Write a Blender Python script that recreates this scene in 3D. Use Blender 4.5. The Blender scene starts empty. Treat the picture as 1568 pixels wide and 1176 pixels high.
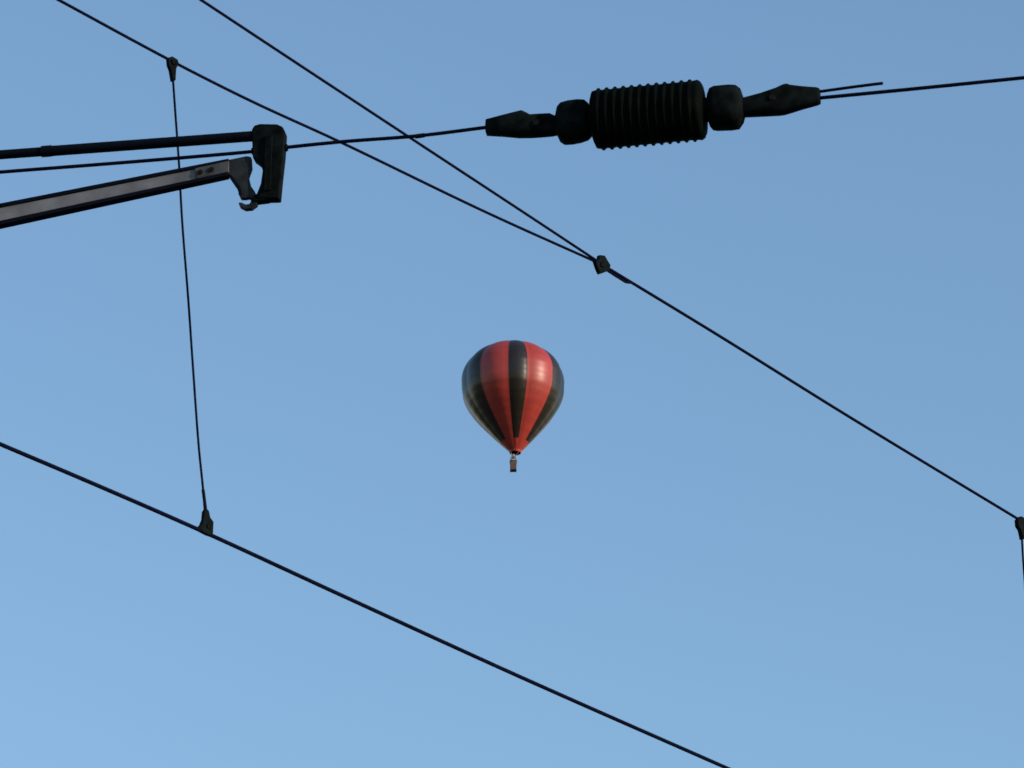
import bpy, bmesh, math, random
from mathutils import Vector, Matrix
random.seed(4)
scene = bpy.context.scene
scene.view_settings.view_transform = 'Standard'
scene.view_settings.look = 'None'
scene.view_settings.exposure = 0

# ------------------------------------------------------------------ camera
PITCH = math.radians(26.0)
EYE = Vector((0, 0, 1.6))
cd = bpy.data.cameras.new("camera")
cam = bpy.data.objects.new("camera", cd)
scene.collection.objects.link(cam)
cam.location = EYE
cam.rotation_euler = (math.radians(90) + PITCH, 0, 0)
cd.sensor_width = 36
HF = math.radians(6.0)
cd.lens = 18 / math.tan(HF)
cd.clip_end = 20000
cd.dof.use_dof = True; cd.dof.focus_distance = 17.0; cd.dof.aperture_fstop = 52
scene.camera = cam
F = 784 / math.tan(HF)
fwd = Vector((0, math.cos(PITCH), math.sin(PITCH)))
upv = Vector((0, -math.sin(PITCH), math.cos(PITCH)))

# survey helpers: sight line measured on the photo, met with a REAL plane of the site
def sight(x, y):
    return (fwd + Vector((1, 0, 0)) * ((x - 784) / F) + upv * ((588 - y) / F)).normalized()
def on_height(x, y, z):
    d = sight(x, y); return EYE + d * ((z - EYE.z) / d.z)
def on_wall(x, y, p, n):
    d = sight(x, y); return EYE + d * ((p - EYE).dot(n) / d.dot(n))

# ------------------------------------------------------------------ materials
def mat(name, col, rough=0.6, metal=0.0, var=0.25, scale=30, bump=0.0, spec=0.5, bscale=None):
    m = bpy.data.materials.new(name); m.use_nodes = True
    nt = m.node_tree; b = nt.nodes["Principled BSDF"]
    tc = nt.nodes.new("ShaderNodeTexCoord")
    no = nt.nodes.new("ShaderNodeTexNoise"); no.inputs["Scale"].default_value = scale
    no.inputs["Detail"].default_value = 6
    nt.links.new(tc.outputs["Object"], no.inputs["Vector"])
    r = nt.nodes.new("ShaderNodeValToRGB")
    r.color_ramp.elements[0].position = 0.3; r.color_ramp.elements[1].position = 0.7
    r.color_ramp.elements[0].color = (*[c * (1 - var) for c in col], 1)
    r.color_ramp.elements[1].color = (*[min(1, c * (1 + var)) for c in col], 1)
    nt.links.new(no.outputs["Fac"], r.inputs["Fac"])
    nt.links.new(r.outputs["Color"], b.inputs["Base Color"])
    b.inputs["Roughness"].default_value = rough
    b.inputs["Metallic"].default_value = metal
    b.inputs["Specular IOR Level"].default_value = spec
    if bump:
        bp = nt.nodes.new("ShaderNodeBump"); bp.inputs["Strength"].default_value = bump
        bp.inputs["Distance"].default_value = 0.01 if bscale is None else bscale
        nt.links.new(no.outputs["Fac"], bp.inputs["Height"])
        nt.links.new(bp.outputs["Normal"], b.inputs["Normal"])
    return m
M_wire = mat("shaded_copper_wire", (0.003, 0.004, 0.014), 0.9, spec=0.03)  # near-black base colour stands in for shade on the wires
M_iron = mat("shaded_cast_iron", (0.0032, 0.0052, 0.0056), 0.85, spec=0.04, var=0.7, scale=45, bump=0.15, bscale=0.004)  # shade over the fittings is put into this near-black base
M_ins = mat("dark_rubber_insulator", (0.0014, 0.0028, 0.0022), 0.8, spec=0.025, var=0.6, scale=25)  # dark rubber; base colour also carries the shade it hangs in
M_tube = mat("shaded_steel_tube", (0.003, 0.0045, 0.010), 0.85, spec=0.04)  # base colour darkened in place of shade on the steelwork
M_web = mat("galvanised_steel", (0.13, 0.135, 0.15), 0.85, spec=0.15, var=0.3, scale=18)
M_rust = mat("rusty_bolt", (0.010, 0.009, 0.008), 0.85, spec=0.05)

def link(o, parent=None):
    scene.collection.objects.link(o)
    if parent: o.parent = parent
    return o
def empty(name):
    e = bpy.data.objects.new(name, None); e.empty_display_size = 0.2
    return link(e)
def mesh_obj(name, verts, faces, m, parent=None, smooth=False, bevel=0, angle=30):
    me = bpy.data.meshes.new(name); me.from_pydata([tuple(v) for v in verts], [], faces)
    bm = bmesh.new(); bm.from_mesh(me)
    bmesh.ops.recalc_face_normals(bm, faces=bm.faces); bm.to_mesh(me); bm.free()
    me.materials.append(m)
    o = link(bpy.data.objects.new(name, me), parent)
    if smooth:
        for p in me.polygons: p.use_smooth = True
    if bevel:
        b = o.modifiers.new("bevel", 'BEVEL'); b.width = bevel; b.segments = 3; b.limit_method = 'ANGLE'
        b.angle_limit = math.radians(angle)
    return o

def smooth_path(P, sub=8):
    out = []
    n = len(P)
    if n == 2: sub = 1
    for i in range(n - 1):
        p0 = P[i - 1] if i > 0 else P[i] * 2 - P[i + 1]
        p1, p2 = P[i], P[i + 1]
        p3 = P[i + 2] if i + 2 < n else P[i + 1] * 2 - P[i]
        L = (p2 - p1).length
        m1 = (p2 - p0).normalized() * L; m2 = (p3 - p1).normalized() * L
        for k in range(sub):
            t = k / sub
            out.append(p1 * (2*t**3 - 3*t**2 + 1) + m1 * (t**3 - 2*t**2 + t) + p2 * (-2*t**3 + 3*t**2) + m2 * (t**3 - t**2))
    out.append(P[-1]); return out

def tube(name, pts, r, m, parent=None, radii=None):
    c = bpy.data.curves.new(name, 'CURVE'); c.dimensions = '3D'
    s = c.splines.new('POLY')
    P = pts
    s.points.add(len(P) - 1)
    for i, p in enumerate(P):
        s.points[i].co = (*p, 1)
        if radii: s.points[i].radius = radii[i]
    c.bevel_depth = r; c.bevel_resolution = 3; c.use_fill_caps = True
    c.materials.append(m)
    tmp = bpy.data.objects.new(name, c); scene.collection.objects.link(tmp)
    dg = bpy.context.evaluated_depsgraph_get()
    me = bpy.data.meshes.new_from_object(tmp.evaluated_get(dg))
    bpy.data.objects.remove(tmp); bpy.data.curves.remove(c)
    me.name = name
    for p in me.polygons: p.use_smooth = True
    o = bpy.data.objects.new(name, me)
    if not me.materials: me.materials.append(m)
    return link(o, parent)

PXM = 9.5 / F   # metres per photo pixel at the wires' distance

# ------------------------------------------------------------------ the two site planes
Z_CON = 5.5
c1 = on_height(315, 817, Z_CON)
c2 = on_height(1115, 1176, Z_CON)
tdir = Vector((c2.x - c1.x, c2.y - c1.y, 0)).normalized()       # direction of the track
tnor = Vector((tdir.y, -tdir.x, 0))
def T(x, y): return on_wall(x, y, c1, tnor)
Z_D = 6.19
d1 = on_height(435, 226, Z_D); d2 = on_height(1255, 150, Z_D)
ddir = Vector((d2.x - d1.x, d2.y - d1.y, 0)).normalized()
dnor = Vector((ddir.y, -ddir.x, 0))      # points towards the photographer
def D(x, y): return on_wall(x, y, d1, dnor)

def wire(name, meas, r, a, b, parent=None, m=None):
    P = smooth_path(meas)
    if a:
        q = (P[0] - P[1]); q.z = 0
        P = [P[0] + q.normalized() * a] + P
    if b:
        q = (P[-1] - P[-2]); q.z = 0
        P = P + [P[-1] + q.normalized() * b]
    return tube(name, P, r, m or M_wire, parent)

# ------------------------------------------------------------------ wires along the track
w = empty("overhead_messenger_wire")
wire("strand", [T(90, 0), T(262, 93), T(385, 155), T(520, 217), T(740, 323), T(915, 402)], 2.5 * PXM, 0, 0, w)
p = T(90, 0); q = T(262, 93)
tube("strand_towards_mast", [p, p + (p - q).normalized() * 25], 2.5 * PXM, M_wire, w)
wire("joined_strand", [T(915, 401), T(1100, 513.5), T(1300, 638), T(1561, 796)], 2.8 * PXM, 0, 40, w)
Z_J = T(920, 404).z
w2 = empty("overhead_messenger_wire")
B = lambda x, y: on_height(x, y, Z_J)
wire("strand", [B(308, 0), B(470, 107), B(622, 207), B(800, 324), B(918, 402)], 2.4 * PXM, 25, 0, w2)
con = empty("overhead_contact_wire")
wire("strand", [T(0, 680), T(160, 748), T(313, 815), T(525, 912.5), T(800, 1038), T(1115, 1177)], 3.3 * PXM, 15, 45, con)

def plate(name, pts, half, fn, nor, off=0.0, m=M_iron, parent=None, bevel=0.0015, edge=30):
    P = [fn(x, y) + nor * off for x, y in pts]
    n = len(P)
    V = [p + nor * half for p in P] + [p - nor * half for p in P]
    Fc = [list(range(n)), list(range(2 * n - 1, n - 1, -1))] + [[i, (i + 1) % n, n + (i + 1) % n, n + i] for i in range(n)]
    return mesh_obj(name, V, Fc, m, parent, bevel=bevel, angle=edge)

def loft(name, O, a, v, n, st, m, parent, s, e=2.6, seg=28):
    """stations (u, top, bottom, halfdepth) -> closed casting"""
    V = []; Fc = []
    for (u, t, b, d) in st:
        cz = (t + b) / 2; h = (t - b) / 2
        for k in range(seg):
            th = 2 * math.pi * k / seg
            c, sn = math.cos(th), math.sin(th)
            x = math.copysign(abs(c) ** (2 / e), c) * d
            y = math.copysign(abs(sn) ** (2 / e), sn) * h + cz
            V.append(O + a * (u * s) + v * (y * s) + n * (x * s))
    for i in range(len(st) - 1):
        for k in range(seg):
            k2 = (k + 1) % seg
            Fc.append([i * seg + k, i * seg + k2, (i + 1) * seg + k2, (i + 1) * seg + k])
    Fc.append(list(range(seg))); Fc.append(list(range((len(st) - 1) * seg, len(st) * seg)))
    o = mesh_obj(name, V, Fc, m, parent)
    for p in o.data.polygons: p.use_smooth = len(p.vertices) == 4
    return o

# ------------------------------------------------------------------ splice clamp where the two strands meet
spl = empty("wire_splice_clamp")
plate("clamp_body", [(909, 399), (915, 398), (916, 391), (924, 392), (928, 399), (933, 407), (931, 415), (923, 418), (917, 420), (913, 411)],
      0.005, T, tnor, m=M_iron, parent=spl, bevel=0.002)
plate("clamp_bolt", [(917, 403), (921, 400), (926, 404), (925, 409), (920, 411), (916, 408)], 0.009, T, tnor, m=M_iron, parent=spl, bevel=0.002)
tube("strand_tail", [T(925, 411), T(945, 424), T(958, 432), T(965, 433)], 2.2 * PXM, M_wire, spl)

# ------------------------------------------------------------------ droppers
def dropper(path, r):
    e = empty("dropper_wire")
    tube("strand", smooth_path([T(*p) for p in path]), r, M_wire, e)
    return e
dr = dropper([(264, 110), (269, 180), (274, 250), (279, 340), (288, 455), (296, 570), (304, 680), (311, 750), (315, 800)], 1.85 * PXM)
plate("messenger_clamp", [(256, 89), (262, 87), (270, 92), (272, 98), (268, 106), (267, 124), (263, 125), (260, 108), (257, 100)], 0.0045, T, tnor, parent=dr, bevel=0.0015)
plate("clamp_bolt", [(259, 93), (264, 91), (268, 95), (266, 100), (260, 100)], 0.009, T, tnor, parent=dr, bevel=0.0015)
plate("contact_clamp", [(302, 809), (307, 803), (310, 795), (311, 783), (314, 779), (318, 783), (320, 793), (325, 800), (324, 822), (316, 819), (306, 814)], 0.0045, T, tnor, parent=dr, bevel=0.0015)
plate("clamp_bolt", [(313, 804), (317, 802), (320, 805), (319, 810), (314, 810)], 0.008, T, tnor, parent=dr, bevel=0.0015)
tube("ferrule", [T(311, 750), T(315, 782)], 2.6 * PXM, M_iron, dr)
dr2 = dropper([(1564, 810), (1566.5, 855), (1570, 905), (1579, 1100), (1586, 1300), (1590, 1389)], 2.0 * PXM)
plate("messenger_clamp", [(1556, 796), (1561, 791), (1572, 797), (1574, 806), (1570, 812), (1567, 826), (1564, 826), (1561, 812), (1557, 806)], 0.006, T, tnor, parent=dr2, bevel=0.0015)
plate("contact_clamp", [(1580, 1382), (1588, 1360), (1593, 1360), (1602, 1388), (1598, 1398), (1586, 1394)], 0.006, T, tnor, parent=dr2, bevel=0.0015)

# ------------------------------------------------------------------ cross wire and its insulator
cw = empty("cross_span_wire")
lp = [D(0, 263.5), D(200, 248), D(388, 232), D(440, 225.5), D(530, 216.5), D(640, 208), D(745, 195)]
P = smooth_path(lp); q = (P[0] - P[1]).normalized()
P = [P[0] + q * 3.1] + P
tube("strand_near_mast", P, 2.9 * PXM, M_wire, cw)
rp = [D(1250, 150.5), D(1400, 136), D(1568, 119)]
P = smooth_path(rp); q = (P[-1] - P[-2]); q.z *= 0.3
P = P + [P[-1] + q.normalized() * 20]
tube("strand_beyond_insulator", P, 2.9 * PXM, M_wire, cw)
tube("strand_tail", smooth_path([D(1250, 141), D(1300, 134), D(1335, 129.5), D(1352, 127.5)]), 2.4 * PXM, M_wire, cw)
tube("ferrule", [D(636, 209), D(650, 207)], 3.6 * PXM, M_iron, cw)

ins = empty("line_insulator")
O = D(991, 176); E = D(1255, 151)
a = (E - O).normalized(); n = dnor.copy(); v = n.cross(a).normalized()
if v.z < 0: v = -v
s = (E - O).length / math.hypot(264, 25)
st = [(-84, 20, -20, 20), (-84, 36, -36, 36), (-81, 44, -44, 44)]
u = -78
ribs = 12; pitch = 154 / ribs
for i in range(ribs):
    # a thin shed with a sharper lip and a flat land between
    for f, r in ((0, 44.8), (0.28, 45.4), (0.42, 47.8), (0.60, 48.0), (0.70, 45.6)):
        st.append((u + f * pitch, r, -r, r))
    u += pitch
st += [(76.5, 45.5, -45.5, 45.5), (81, 46.5, -46.5, 46.5), (85, 44, -44, 44), (88, 38, -38, 38), (89.5, 24, -24, 24), (89.5, 15, -15, 15)]
o = loft("ribbed_body", O, a, v, n, st, M_ins, ins, s, e=2.0, seg=48)
loft("neck_a", O, a, v, n, [(-96, 21, -21, 21), (-80, 21, -21, 21)], M_iron, ins, s, 2.0)
loft("neck_b", O, a, v, n, [(86, 18, -20, 19), (104, 18, -20, 19)], M_iron, ins, s, 2.0)
loft("end_fitting_a", O, a, v, n, [(-141, 12, -18, 14), (-137, 25, -28, 22), (-131, 29.5, -32, 27), (-120, 31.5, -32.5, 28), (-106, 32, -31, 28), (-95, 30.5, -28, 27), (-89, 25, -24, 22)], M_iron, ins, s, 3.2)
loft("end_fitting_b", O, a, v, n, [(95, 22, -26, 21), (99, 30, -31, 26), (106, 32.5, -32.5, 28), (128, 32.5, -34, 28), (139, 31, -33.5, 27), (146, 25, -24, 23), (149, 14, -18, 15)], M_iron, ins, s, 3.2)
loft("wedge_clamp_a", O, a, v, n, [(-251, 12, -5, 6), (-250, 17.5, -8.5, 9), (-225, 21.5, -12, 12), (-200, 25.5, -17, 14), (-194, 26.5, -17.5, 14), (-187, 22, -18, 14), (-181, 17.5, -18.5, 14), (-165, 17, -19, 14), (-150, 16.5, -19.5, 13), (-143, 12, -19, 12), (-137, 12, -18, 12)], M_iron, ins, s, 3.0)
loft("wedge_clamp_b", O, a, v, n, [(143, 12, -18, 12), (150, 12, -18, 12), (176, 16.5, -19, 14), (200, 23.5, -20.5, 14), (210, 28, -20.5, 14), (216, 29, -19, 14), (222, 26, -17.5, 14), (240, 22, -13.5, 12), (262, 18, -9.5, 10), (266, 16, -8, 8)], M_iron, ins, s, 3.0)
def boss(name, uu, vv, r, par, d=16):
    loft(name, O + v * (vv * s) + a * (uu * s), n, v, a, [(-d, r, -r, r), (d, r, -r, r)], M_rust, par, s, 2, 12)
boss("wedge_pin_a", -170, -3, 5, ins); boss("wedge_pin_b", 195, 2, 5, ins)

# ------------------------------------------------------------------ cantilever
can = empty("cantilever_arm")
pL = D(0, 237); pR = D(395, 208)
q = (pL - pR).normalized()
mast_u = 3.15
upper_root = pL + q * mast_u
tube("top_tube", [upper_root, pL, pR], 8.0 * PXM * .93, M_tube, can)
tube("tube_joint", [D(64, 232.2), D(79, 231)], 9.9 * PXM * .93, M_tube, can)
tube("tube_sleeve", [D(79, 231.2), D(395, 208)], 9.0 * PXM * .93, M_tube, can)
def bar(name, x0, t0, b0, x1, t1, b1, half, off, m, ext):
    A, Bq, C, Dd = D(x0, t0), D(x1, t1), D(x1, b1), D(x0, b0)
    if ext:
        A = A + (A - Bq).normalized() * ext; Dd = Dd + (Dd - C).normalized() * ext
    P = [A, Bq, C, Dd]
    V = [p + dnor * (off + half) for p in P] + [p + dnor * (off - half) for p in P]
    return mesh_obj(name, V, [[0, 1, 2, 3], [7, 6, 5, 4]] + [[i, (i + 1) % 4, 4 + (i + 1) % 4, 4 + i] for i in range(4)], m, can, bevel=0.0012)
bar("channel_web", 0, 319, 344, 350, 250, 269, 0.003, 0.005, M_web, 3.1)
bar("upper_flange", 0, 315.5, 321.5, 352, 246.5, 251.8, 0.009, 0.002, M_tube, 3.1)
bar("lower_flange", 0, 342, 348.5, 350, 267, 272.5, 0.009, 0.002, M_tube, 3.1)
for i, (x, y) in enumerate(((309, 268), (326, 264))):
    c = D(x, y)
    r = 0.0055
    V = []; sg = 6
    for off in (0.0, 0.014):
        for k in range(sg):
            th = 2 * math.pi * k / sg
            V.append(c + ddir * (r * math.cos(th)) + Vector((0, 0, 1)) * (r * math.sin(th)) + dnor * off)
    mesh_obj("bolt_%d" % (i + 1), V, [list(range(6)), list(range(11, 5, -1))] + [[k, (k + 1) % 6, 6 + (k + 1) % 6, 6 + k] for k in range(6)], M_rust, can)
M_plate = mat("darker_galvanised_plate", (0.05, 0.053, 0.056), 0.85, spec=0.15, var=.4, scale=40)
M_cast = mat("weathered_cast_steel", (0.017, 0.021, 0.025), 0.85, spec=0.10, var=.5, scale=40)
plate("splice_plate", [(300, 262), (352, 250), (352, 267), (302, 278)], 0.0035, D, dnor, off=0.008, m=M_plate, parent=can)
plate("hook_bracket", [(343, 250), (350, 247), (378, 241), (385, 242), (386, 258), (381, 272), (384, 285), (391, 295), (395, 304),
                       (394, 315), (386, 321), (376, 322), (368, 318), (366, 312), (371, 312), (377, 315), (383, 314), (386, 309), (382, 304), (376, 305), (369, 305), (366, 299), (366, 289), (353, 272), (345, 266)],
      0.006, D, dnor, off=0.0, m=M_cast, parent=can, bevel=0.001)
plate("hook_rim", [(348, 267), (356, 271), (370, 289), (372, 300), (368, 302), (364, 290)], 0.009, D, dnor, off=0.0, m=M_tube, parent=can, bevel=0.001)
plate("head_casting", [(387, 203), (391, 196), (400, 193.5), (426, 194), (435, 198), (438, 206), (436, 240), (432, 275), (429, 307), (396, 308), (394, 303), (401, 285), (404, 264), (400, 254), (389, 246), (388, 225)],
      0.012, D, dnor, off=0.0, m=M_iron, parent=can, bevel=0.003, edge=25)
plate("head_foot", [(384, 308), (396, 299), (412, 299), (412, 308.5), (392, 311)], 0.010, D, dnor, off=0.0, m=M_iron, parent=can, bevel=0.0015)
plate("head_rib", [(408, 214), (420, 212), (417, 296), (407, 298)], 0.003, D, dnor, off=0.014, m=M_iron, parent=can, bevel=0.0015)
tube("wire_saddle", [D(386, 232), D(440, 226)], 6 * PXM, M_iron, can)

# ------------------------------------------------------------------ mast off to the side that carries the arm
mast = empty("catenary_mast")
mp = Vector((upper_root.x, upper_root.y, 0))
M_mast = mat("galvanised_mast_steel", (0.16, 0.17, 0.17), 0.6, metal=0.3, scale=8)
def box(name, c, sx, sy, sz, m, parent, rot=0, bevel=0.004):
    V = []
    R = Matrix.Rotation(rot, 3, 'Z')
    for x in (-1, 1):
        for y in (-1, 1):
            for z in (-1, 1):
                V.append(c + R @ Vector((x * sx / 2, y * sy / 2, z * sz / 2)))
    return mesh_obj(name, V, [[0, 1, 3, 2], [4, 6, 7, 5], [0, 4, 5, 1], [2, 3, 7, 6], [0, 2, 6, 4], [1, 5, 7, 3]], m, parent, bevel=bevel)
rz = math.atan2(ddir.y, ddir.x)
R = Matrix.Rotation(rz, 3, 'Z')
top = 8.0
box("web", mp + Vector((0, 0, top / 2)), 0.22, 0.012, top, M_mast, mast, rz)
box("flange_a", mp + R @ Vector((0.118, 0, 0)) + Vector((0, 0, top / 2)), 0.014, 0.2, top, M_mast, mast, rz)
box("flange_b", mp + R @ Vector((-0.118, 0, 0)) + Vector((0, 0, top / 2)), 0.014, 0.2, top, M_mast, mast, rz)
box("base_plate", mp + Vector((0, 0, 0.31)), 0.45, 0.45, 0.03, M_mast, mast, rz)
box("footing", mp + Vector((0, 0, 0.12)), 0.8, 0.8, 0.34, mat("concrete", (0.3, 0.29, 0.27), 0.9, bump=.3), mast, rz, 0.02)

# ------------------------------------------------------------------ ground and track
M_ground = mat("trackside_gravel_and_grass", (0.055, 0.055, 0.042), 0.95, var=0.5, scale=0.6, bump=0.5)
S = 6000; N = 24
V = []; Fc = []
for i in range(N + 1):
    for j in range(N + 1):
        V.append(Vector(((i / N - .5) * 2 * S, (j / N - .5) * 2 * S, 0)))
for i in range(N):
    for j in range(N):
        k = i * (N + 1) + j; Fc.append([k, k + N + 1, k + N + 2, k + 1])
mesh_obj("ground", V, Fc, M_ground)
trk = empty("railway_track")
tz = math.atan2(tdir.y, tdir.x)
tc = Vector((c1.x, c1.y, 0))
R = Matrix.Rotation(tz, 3, 'Z')
L = 60
sec = [(-2.0, 0.004), (-1.5, 0.25), (1.5, 0.25), (2.0, 0.004)]
V = [tc + R @ Vector((x, y, z)) for x in (-L, L) for y, z in sec]
mesh_obj("ballast", V, [[0, 1, 5, 4], [1, 2, 6, 5], [2, 3, 7, 6], [0, 3, 2, 1], [4, 5, 6, 7]], mat("ballast_stone", (0.16, 0.145, 0.13), 0.95, var=.6, scale=14, bump=1), trk)
V = []; Fc = []
k = -L + 0.3
while k < L:
    b = len(V)
    for x in (-.13, .13):
        for y in (-1.3, 1.3):
            for z in (0.15, 0.30): V.append(tc + R @ Vector((k + x, y, z)))
    Fc += [[b + i for i in f] for f in ([0, 1, 3, 2], [4, 6, 7, 5], [0, 4, 5, 1], [2, 3, 7, 6], [0, 2, 6, 4], [1, 5, 7, 3])]
    k += 0.6
mesh_obj("sleepers", V, Fc, mat("sleeper_concrete", (0.25, 0.24, 0.22), 0.9), trk)
M_rail = mat("rail_steel", (0.12, 0.08, 0.06), 0.5, metal=0.6)
for nm, yy in (("rail_a", -.7535), ("rail_b", .7535)):
    prof = [(-.07, .302), (-.07, .315), (-.01, .335), (-.01, .42), (-.036, .43), (-.036, .46), (.036, .46), (.036, .43), (.01, .42), (.01, .335), (.07, .315), (.07, .302)]
    m_ = len(prof)
    V = [tc + R @ Vector((x, yy + y, z)) for x in (-L, L) for y, z in prof]
    mesh_obj(nm, V, [list(range(m_)), list(range(2 * m_ - 1, m_ - 1, -1))] + [[i, (i + 1) % m_, m_ + (i + 1) % m_, m_ + i] for i in range(m_)], M_rail, trk)

# ------------------------------------------------------------------ hot air balloon
RANGE = 900.0
BC = EYE + sight(785, 586) * RANGE
q = RANGE / F
bal = empty("hot_air_balloon"); bal.location = BC
def fabric(name, col, rough, spec):
    m = mat(name, col, rough, var=0.15, scale=0.35, spec=spec)
    nt = m.node_tree; b = nt.nodes["Principled BSDF"]
    tc_ = nt.nodes.new("ShaderNodeTexCoord")
    wv = nt.nodes.new("ShaderNodeTexWave"); wv.bands_direction = 'Z'; wv.inputs["Scale"].default_value = 0.22
    wv.inputs["Distortion"].default_value = 2.5
    nt.links.new(tc_.outputs["Object"], wv.inputs["Vector"])
    bp = nt.nodes.new("ShaderNodeBump"); bp.inputs["Strength"].default_value = 0.2; bp.inputs["Distance"].default_value = 0.08
    nt.links.new(wv.outputs["Fac"], bp.inputs["Height"]); nt.links.new(bp.outputs["Normal"], b.inputs["Normal"])
    return m
M_red = fabric("red_balloon_nylon", (0.27, 0.028, 0.021), 0.43, 0.45)
M_blk = fabric("black_balloon_nylon", (0.015, 0.011, 0.008), 0.36, 0.4)
prof = []
for i in range(0, 19):
    t = math.radians(90 - i * 5)
    prof.append((78.5 * math.cos(t), 61.5 * math.sin(t)))
low = [(78.5, 0), (76.9, -22.3), (70, -40), (57.2, -60), (35.2, -87), (18.5, -106), (10.5, -115), (8.5, -119)]
LP = smooth_path([Vector((r, 0, z)) for r, z in low], 6)
prof += [(p.x, p.z) for p in LP[1:]]
gores = [-180, -156.5, -133, -98, -72, -46, -11, 11, 46, 72, 98, 133, 156.5, 180]
def is_black(mid):
    d = abs(mid); return d < 11 or 46 < d < 98 or d > 133
SUB = 8
angs = []; blk = []
for g in range(len(gores) - 1):
    a0, a1 = gores[g], gores[g + 1]
    for k in range(SUB):
        angs.append((a0 + (a1 - a0) * k / SUB, (a1 - a0), k / SUB)); blk.append(is_black((a0 + a1) / 2))
V = []; Fc = []; Mi = []
na = len(angs)
for (r, z) in prof:
    for (an, wd, t) in angs:
        bulge = math.sin(math.pi * t)
        amp = 0.0009 * wd if wd > 23 else 0.030
        rr = r * (1 + amp * (bulge - 0.7)) if r > 0.01 else 0.0
        th = math.radians(an + 6)     # 0 = towards the photographer
        x = rr * math.sin(th) + (4.0 * (min(0, z) / 118) ** 2)
        V.append(Vector((x * q, -rr * math.cos(th) * q, z * q)))
for i in range(len(prof) - 1):
    for k in range(na):
        k2 = (k + 1) % na
        Fc.append([i * na + k, i * na + k2, (i + 1) * na + k2, (i + 1) * na + k])
        zz = (prof[i][1] + prof[i + 1][1]) / 2
        Mi.append(1 if (blk[k] and zz > -104) else 0)
me = bpy.data.meshes.new("envelope"); me.from_pydata([tuple(x) for x in V], [], Fc)
me.materials.append(M_red); me.materials.append(M_blk)
for p_, mi in zip(me.polygons, Mi): p_.material_index = mi; p_.use_smooth = True
bm = bmesh.new(); bm.from_mesh(me); bmesh.ops.remove_doubles(bm, verts=bm.verts, dist=0.001)
bmesh.ops.recalc_face_normals(bm, faces=bm.faces); bm.to_mesh(me); bm.free()
env = link(bpy.data.objects.new("envelope", me), bal)

M_wick = mat("wicker", (0.07, 0.045, 0.035), 0.8, scale=4, var=.5)
M_rim = mat("padded_rim", (0.05, 0.04, 0.035), 0.7)
M_frame = mat("burner_steel", (0.25, 0.25, 0.27), 0.5, metal=0.4)
M_cloth = mat("grey_padded_upright", (0.22, 0.20, 0.23), 0.8)
bx = 1.0 * q
zt = -134 * q; zb = -148 * q; hw = 5.2 * q
def ring_box(name, z0, z1, w0, w1, m, bevel):
    V = [Vector((bx + sx * w, sy * w, z)) for z, w in ((z0, w0), (z1, w1)) for sx, sy in ((-1, -1), (1, -1), (1, 1), (-1, 1))]
    return mesh_obj(name, V, [[0, 1, 2, 3], [7, 6, 5, 4]] + [[i, (i + 1) % 4, 4 + (i + 1) % 4, 4 + i] for i in range(4)], m, bal, bevel=bevel)
ring_box("basket", zb, zt, hw * .9, hw, M_wick, 0.15)
ring_box("basket_rim", zt, zt + 0.12, hw * 1.06, hw * 1.06, M_rim, 0.05)
ring_box("basket_base", zb - 0.1, zb, hw * .95, hw * .95, M_rim, 0.03)
zf = -126 * q
for i, (sx, sy) in enumerate(((-1, -1), (1, -1), (1, 1), (-1, 1))):
    tube("upright_%d" % (i + 1), [Vector((bx + sx * hw * .95, sy * hw * .95, zt)), Vector((bx + sx * hw * .62, sy * hw * .62, zf))], 0.07, M_cloth, bal)
    nx = 3.9 * q
    tube("cable_%d" % (i + 1), [Vector((bx + sx * hw * .62, sy * hw * .62, zf)), Vector((nx + sx * 5.8 * q, sy * 5.8 * q, -118.5 * q))], 0.05, M_frame, bal)
ring_box("burner_frame", zf - 0.06, zf + 0.06, hw * .66, hw * .66, M_frame, 0.02)
tube("burner_can", [Vector((bx, 0, zf - .25)), Vector((bx, 0, zf + .55))], 0.28, M_frame, bal)
M_coat = mat("dark_coat", (0.05, 0.05, 0.06), 0.8); M_skin = mat("skin", (0.45, 0.28, 0.2), 0.6)
for i, (dx, dy) in enumerate(((-.22, -.15), (.25, .1))):
    c = Vector((bx + dx, dy, zt))
    X, Y, Z = Vector((0, 0, 1)), Vector((0, 1, 0)), Vector((1, 0, 0))
    loft("passenger_torso_%d" % (i + 1), c, X, Y, Z, [(-.6, .12, -.12, .17), (-.1, .12, -.12, .18), (.25, .13, -.13, .22), (.36, .1, -.1, .19), (.42, .05, -.05, .07)], M_coat, bal, 1, 2.2, 16)
    loft("passenger_head_%d" % (i + 1), c, X, Y, Z, [(.40, .05, -.05, .05), (.45, .08, -.08, .07), (.54, .1, -.1, .08), (.62, .08, -.08, .07), (.66, .03, -.03, .03)], M_skin, bal, 1, 2, 16)

# ------------------------------------------------------------------ light
SUN_DIR = Vector((0.86, -0.45, 0.25)).normalized()     # towards the sun
sl = bpy.data.lights.new("sun", 'SUN'); sl.energy = 4.8; sl.angle = math.radians(0.5); sl.color = (1.0, 0.84, 0.68)
so = link(bpy.data.objects.new("sun", sl)); so.rotation_euler = SUN_DIR.to_track_quat('Z', 'Y').to_euler()
so.location = (0, 0, 50)
wd = bpy.data.worlds.new("World"); scene.world = wd; wd.use_nodes = True
nt = wd.node_tree; bg = nt.nodes["Background"]
sky = nt.nodes.new("ShaderNodeTexSky"); sky.sky_type = 'NISHITA'; sky.sun_disc = False
sky.sun_elevation = math.asin(SUN_DIR.z)
sky.sun_rotation = math.atan2(SUN_DIR.x, SUN_DIR.y)
sky.air_density = 1.3; sky.dust_density = 0.35; sky.ozone_density = 3.3
nt.links.new(sky.outputs["Color"], bg.inputs["Color"])
bg.inputs["Strength"].default_value = 0.225
